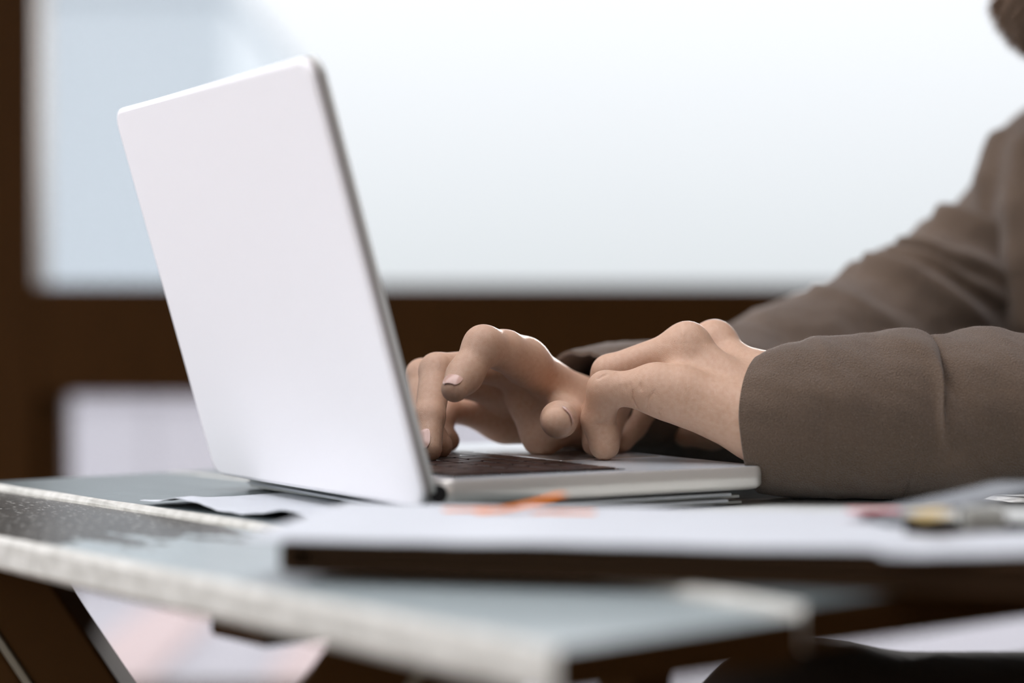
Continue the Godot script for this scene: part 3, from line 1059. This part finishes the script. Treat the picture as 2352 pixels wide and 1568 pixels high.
func build_jacket(p: Node3D) -> void:
	var st := new_st()
	var nz := FastNoiseLite.new()
	nz.seed = 31
	nz.frequency = 1.0
	nz.fractal_octaves = 3
	# near (left) sleeve: [px, top, bottom, distance, depth radius]
	var near := [[1742, 812, 1132, 1.165, 0.040], [1800, 789, 1143, 1.165, 0.046], [1900, 774, 1144, 1.165, 0.049], [2000, 767, 1146, 1.166, 0.051], [2055, 757, 1148, 1.167, 0.052], [2112, 774, 1149, 1.168, 0.052], [2170, 766, 1147, 1.168, 0.054], [2250, 758, 1140, 1.169, 0.056], [2352, 762, 1130, 1.170, 0.058], [2520, 740, 1130, 1.172, 0.060]]
	var path := []
	var ru := []
	var rv := []
	for e in near:
		path.append(at(e[0], (e[1] + e[2]) * 0.5, e[3]))
		ru.append((e[2] - e[1]) * 0.5 / FPX * e[3])
		rv.append(e[4])
	for e in [[Vector3(0.435, 0.830, -1.175), 0.056, 0.062], [Vector3(0.50, 0.875, -1.205), 0.06, 0.066], [Vector3(0.58, 0.94, -1.27), 0.064, 0.07], [Vector3(0.645, 0.985, -1.33), 0.07, 0.075]]:
		path.append(e[0])
		ru.append(e[1])
		rv.append(e[2])
	path = resample(path, 150)
	ru = resample(ru, 150)
	rv = resample(rv, 150)
	var near_shape := func(s: float, th: float) -> float:
		var v := 0.0022 * nz.get_noise_3d(s * 26.0 + 0.8 * cos(th), cos(th) * 1.1, sin(th) * 1.1)
		var slant := s - 0.018 * (1.0 - cos(th))      # folds run down and away from the elbow
		v += 0.0030 * exp(-pow((slant - 0.086) / 0.007, 2.0)) * (0.4 + 0.6 * maxf(0.0, cos(th * 0.8)))
		v -= 0.0070 * exp(-pow((slant - 0.098) / 0.0045, 2.0)) * maxf(0.0, cos(th * 0.9))
		if th > 0.3 and th < 2.0:      # a sharp pleat on the near side
			v += 0.0042 * exp(-pow((s - 0.082 - 0.016 * (th - 0.5)) / 0.0042, 2.0)) * sin((th - 0.3) / 1.7 * PI)
		v += 0.0016 * exp(-pow((slant - 0.036) / 0.006, 2.0)) * maxf(0.0, cos(th))
		v += 0.0020 * exp(-pow((slant - 0.140) / 0.010, 2.0))
		return v
	var cuff := func(s: float, th: float) -> float:
		var k := clampf(1.0 - s / 0.04, 0.0, 1.0)
		return k * k * (0.008 - 0.024 * maxf(0.0, sin(th)) - 0.008 * pow(maxf(0.0, -cos(th)), 2.0))
	st.set_smooth_group(1)
	sweep(st, path, ru, rv, 96, near_shape, cuff)
	# lining turned in at the cuff
	var inner := []
	var iu := []
	var iv := []
	for i in 8:
		inner.append(path[i])
		iu.append(ru[i] - 0.0025)
		iv.append(rv[i] - 0.0025)
	st.set_smooth_group(2)
	sweep(st, inner, iu, iv, 96, near_shape, cuff)
	var hem := [path[0], path[0] + Vector3(0.00005, 0, 0)]
	st.set_smooth_group(3)
	ring_cap(st, path[0], path[1], ru[0], rv[0], ru[0] - 0.0025, rv[0] - 0.0025, 96, near_shape, cuff)
	# wool fibres standing off the near sleeve
	var fz := new_st()
	var rng := RandomNumberGenerator.new()
	rng.seed = 12
	for i in 16000:
		var k := rng.randi_range(1, 105)
		var th := rng.randf_range(-1.9, 1.9)
		var t: Vector3 = (path[k + 1] - path[k - 1]).normalized()
		var a := (UPV - t * UPV.dot(t)).normalized()
		var b := t.cross(a)
		var sl := 0.0
		for q in k: sl += path[q + 1].distance_to(path[q])
		var e: float = near_shape.call(sl, th)
		var out := (a * cos(th) + b * sin(th)).normalized()
		var root: Vector3 = path[k] + a * (cos(th) * (ru[k] + e)) + b * (sin(th) * (rv[k] + e)) + t * (cuff.call(sl, th) + rng.randf_range(-0.0015, 0.0015))
		var dir := (out + Vector3(rng.randf_range(-1, 1), rng.randf_range(-1, 1), rng.randf_range(-1, 1)) * 0.9).normalized()
		var ln := rng.randf_range(0.0008, 0.0022)
		var sd := dir.cross(t + Vector3(0.1, 0.3, 0.2)).normalized() * 0.00006
		for v in [root - sd, root + sd, root + dir * ln]: fz.add_vertex(v)
	fz.generate_normals()
	# far (right) sleeve: [px, top, distance, radius]
	path = far_path()
	ru = []
	for e in FAR: ru.append(e[3])
	ru.append(0.063)
	path = resample(path, 130)
	ru = resample(ru, 130)
	var far_shape := func(s: float, th: float) -> float:
		var press := 0.0165 * (1.0 - 0.8 * smoothstep(0.06, 0.13, s)) * pow(maxf(0.0, -cos(th)), 1.5)      # flattened where it lies on the laptop and the table
		var v := -press + 0.004 * nz.get_noise_3d(s * 17.0 + 7.0 + 0.5 * cos(th), cos(th) * 1.3, sin(th) * 1.3)
		var slant := s - 0.045 * (1.0 - cos(th))
		for c in [[0.285, 0.006, 0.016], [0.352, 0.014, 0.012], [0.383, 0.010, 0.007], [0.404, 0.012, 0.008], [0.445, 0.016, 0.012], [0.487, 0.010, 0.016]]:
			v += c[1] * exp(-pow((slant - c[0]) / c[2], 2.0)) * maxf(0.35, cos(th * 0.7))
		return v
	st.set_smooth_group(4)
	sweep(st, path, ru, ru, 80, far_shape, no_shape)
	var fi := []
	var fr := []
	for i in 10:
		fi.append(path[i])
		fr.append(ru[i] - 0.0025)
	st.set_smooth_group(5)
	sweep(st, fi, fr, fr, 80, far_shape, no_shape)
	st.set_smooth_group(6)
	ring_cap(st, path[0], path[1], ru[0], ru[0], ru[0] - 0.0025, ru[0] - 0.0025, 80, far_shape, no_shape)
	# trunk, shoulders and collar: an offset of the body's own bones
	var ls := Vector3(0.642, 0.985, -1.322)
	var rs := Vector3(0.468, 0.985, -1.63)
	st.set_smooth_group(7)
	st.generate_normals()
	var arms := st.commit()
	var tr := new_st()
	var f := Field.new()
	f.groups.append({"k": 0.06, "bones": []})
	f.add(0, Vector3(0.70, 0.56, -1.56), Vector3(0.535, 0.93, -1.48), 0.135, 0.118)
	f.add(0, Vector3(0.64, 0.60, -1.66), Vector3(0.485, 0.93, -1.57), 0.11, 0.095)
	f.add(0, Vector3(0.76, 0.60, -1.48), Vector3(0.61, 0.93, -1.39), 0.11, 0.095)
	f.add(0, rs, Vector3(0.545, 1.01, -1.48), 0.063, 0.07)
	f.add(0, ls, Vector3(0.545, 1.01, -1.48), 0.073, 0.07)
	# hanging fronts of the open jacket
	for e in [[Vector3(0.425, 0.97, -1.565), Vector3(0.44, 0.66, -1.50)], [Vector3(0.52, 0.99, -1.40), Vector3(0.52, 0.66, -1.38)]]:
		f.add(0, e[0], e[1], 0.035, 0.045)
	f.groups.append({"k": 0.010, "bones": []})
	f.join = 0.016
	for c in [[[2350, 245], [2290, 325], [2266, 420], [2264, 520], [2288, 640], [2318, 760]], [[2350, 330], [2330, 480], [2338, 600], [2352, 740]], [[2242, 440], [2222, 540], [2230, 630], [2252, 740]]]:
		var last := skin_point(f, c[0][0], c[0][1])
		for i in range(1, c.size()):
			var q := skin_point(f, c[i][0], c[i][1])
			if last.distance_to(q) < 0.12: f.add(1, last, q, 0.009, 0.010)
			last = q
	nets(tr, f, 0.007, Vector3(0.28, 0.38, -1.82), Vector3(0.95, 1.12, -1.18), func(q): return q.y < 0.48)
	tr.append_from(arms, 0, Transform3D())
	var jk := part("jacket", tr.commit(), M.cloth, p, -PB)
	part("wool_fuzz", fz.commit(), M.fuzz, jk).set_meta("kind", "stuff")
	var co := new_st()
	var ring := []
	var rr := []
	var cx := (Vector3(-0.52, 0, -0.85)).normalized()
	for i in 25:
		var a := deg_to_rad(-140.0 + 280.0 * i / 24.0)
		var d := Vector3(0.85, 0, -0.52) * cos(a) + cx * sin(a)
		ring.append(Vector3(0.55, 1.065 - 0.03 * (1.0 - cos(a)), -1.475) + d * 0.075)
		rr.append(0.012)
	co.set_smooth_group(1)
	sweep(co, ring, resample([0.022, 0.028, 0.022], 24), rr, 16, no_shape, no_shape)
	co.generate_normals()
	part("collar", co.commit(), M.cloth, p, -PB)

func ring_cap(st: SurfaceTool, c: Vector3, nxt: Vector3, ru: float, rv: float, iu: float, iv: float, seg: int, shape: Callable, shift: Callable) -> void:
	var t := (nxt - c).normalized()
	var a := (UPV - t * UPV.dot(t)).normalized()
	var b := t.cross(a)
	var o := []
	for j in seg:
		var th := TAU * j / seg
		var e: float = shape.call(0.0, th)
		var s: float = shift.call(0.0, th)
		o.append([c + a * (cos(th) * (ru + e)) + b * (sin(th) * (rv + e)) + t * s, c + a * (cos(th) * (iu + e)) + b * (sin(th) * (iv + e)) + t * s])
	for j in seg:
		var k := (j + 1) % seg
		for v in [o[j][0], o[k][0], o[k][1], o[j][0], o[k][1], o[j][1]]: st.add_vertex(v)

func build_chair() -> void:
	var t := thing("chair", "dark wooden chair the person sits on, mostly hidden behind the table", "chair", Vector3(0.74, 0, -1.58), 31.3)
	part("seat", rbox(Vector3(0.42, 0.035, 0.42), 0.01, 2), M.timber, t, Vector3(0.0, 0.405, 0))
	for x in [-0.18, 0.18]:
		for z in [-0.18, 0.18]:
			var tall := 0.388 if x < 0 else 0.85
			part("leg", rbox(Vector3(0.036, tall, 0.036), 0.004, 1), M.timber, t, Vector3(x if x < 0 else 0.23, tall * 0.5, z))
	part("backrest", rbox(Vector3(0.022, 0.20, 0.36), 0.006, 1), M.timber, t, Vector3(0.23, 0.72, 0))

# ------------------------------------------------------------------ scene
func _ready() -> void:
	cam = Camera3D.new()
	cam.name = "camera"
	add_child(cam)
	cam.position = EYE
	cam.rotation_degrees = Vector3(PITCH, 0, 0)
	cam.fov = rad_to_deg(2.0 * atan(784.0 / FPX))
	cam.near = 0.05
	cam.far = 300.0
	var ca := CameraAttributesPhysical.new()
	ca.frustum_focal_length = 68.0
	ca.frustum_focus_distance = 1.165
	ca.exposure_aperture = 2.3
	cam.attributes = ca
	cam.current = true

	var env := Environment.new()
	env.background_mode = Environment.BG_SKY
	var sm := ProceduralSkyMaterial.new()
	sm.sky_top_color = lin(2.75, 2.70, 2.85)
	sm.sky_horizon_color = lin(0.82, 0.87, 0.90)
	sm.sky_curve = 0.6
	sm.sky_energy_multiplier = 1.0
	sm.ground_bottom_color = lin(0.5, 0.5, 0.52)
	sm.ground_horizon_color = lin(0.5, 0.5, 0.52)
	sm.ground_energy_multiplier = 1.0
	var sky := Sky.new()
	sky.sky_material = sm
	env.sky = sky
	env.tonemap_mode = Environment.TONE_MAPPER_LINEAR
	env.tonemap_exposure = 1.68
	env.sdfgi_enabled = true
	env.ssao_enabled = true
	env.ssil_enabled = true
	var we := WorldEnvironment.new()
	we.name = "environment"
	we.environment = env
	add_child(we)
	var sun := DirectionalLight3D.new()      # low hazy sun behind the window, up and right of the laptop
	sun.name = "sun"
	add_child(sun)
	sun.look_at_from_position(Vector3(0.141, 0.135, -0.98), Vector3.ZERO)
	sun.light_color = lin(1.0, 0.97, 0.95)
	sun.light_energy = 0.85
	sun.light_angular_distance = 9.0
	sun.sky_mode = DirectionalLight3D.SKY_MODE_LIGHT_ONLY
	sun.shadow_enabled = true

	make_materials()
	build_setting()
	build_table()
	build_laptop()
	build_papers()
	build_chair()
	var t0 := Time.get_ticks_msec()
	build_person()
	print("person ", Time.get_ticks_msec() - t0, " ms")
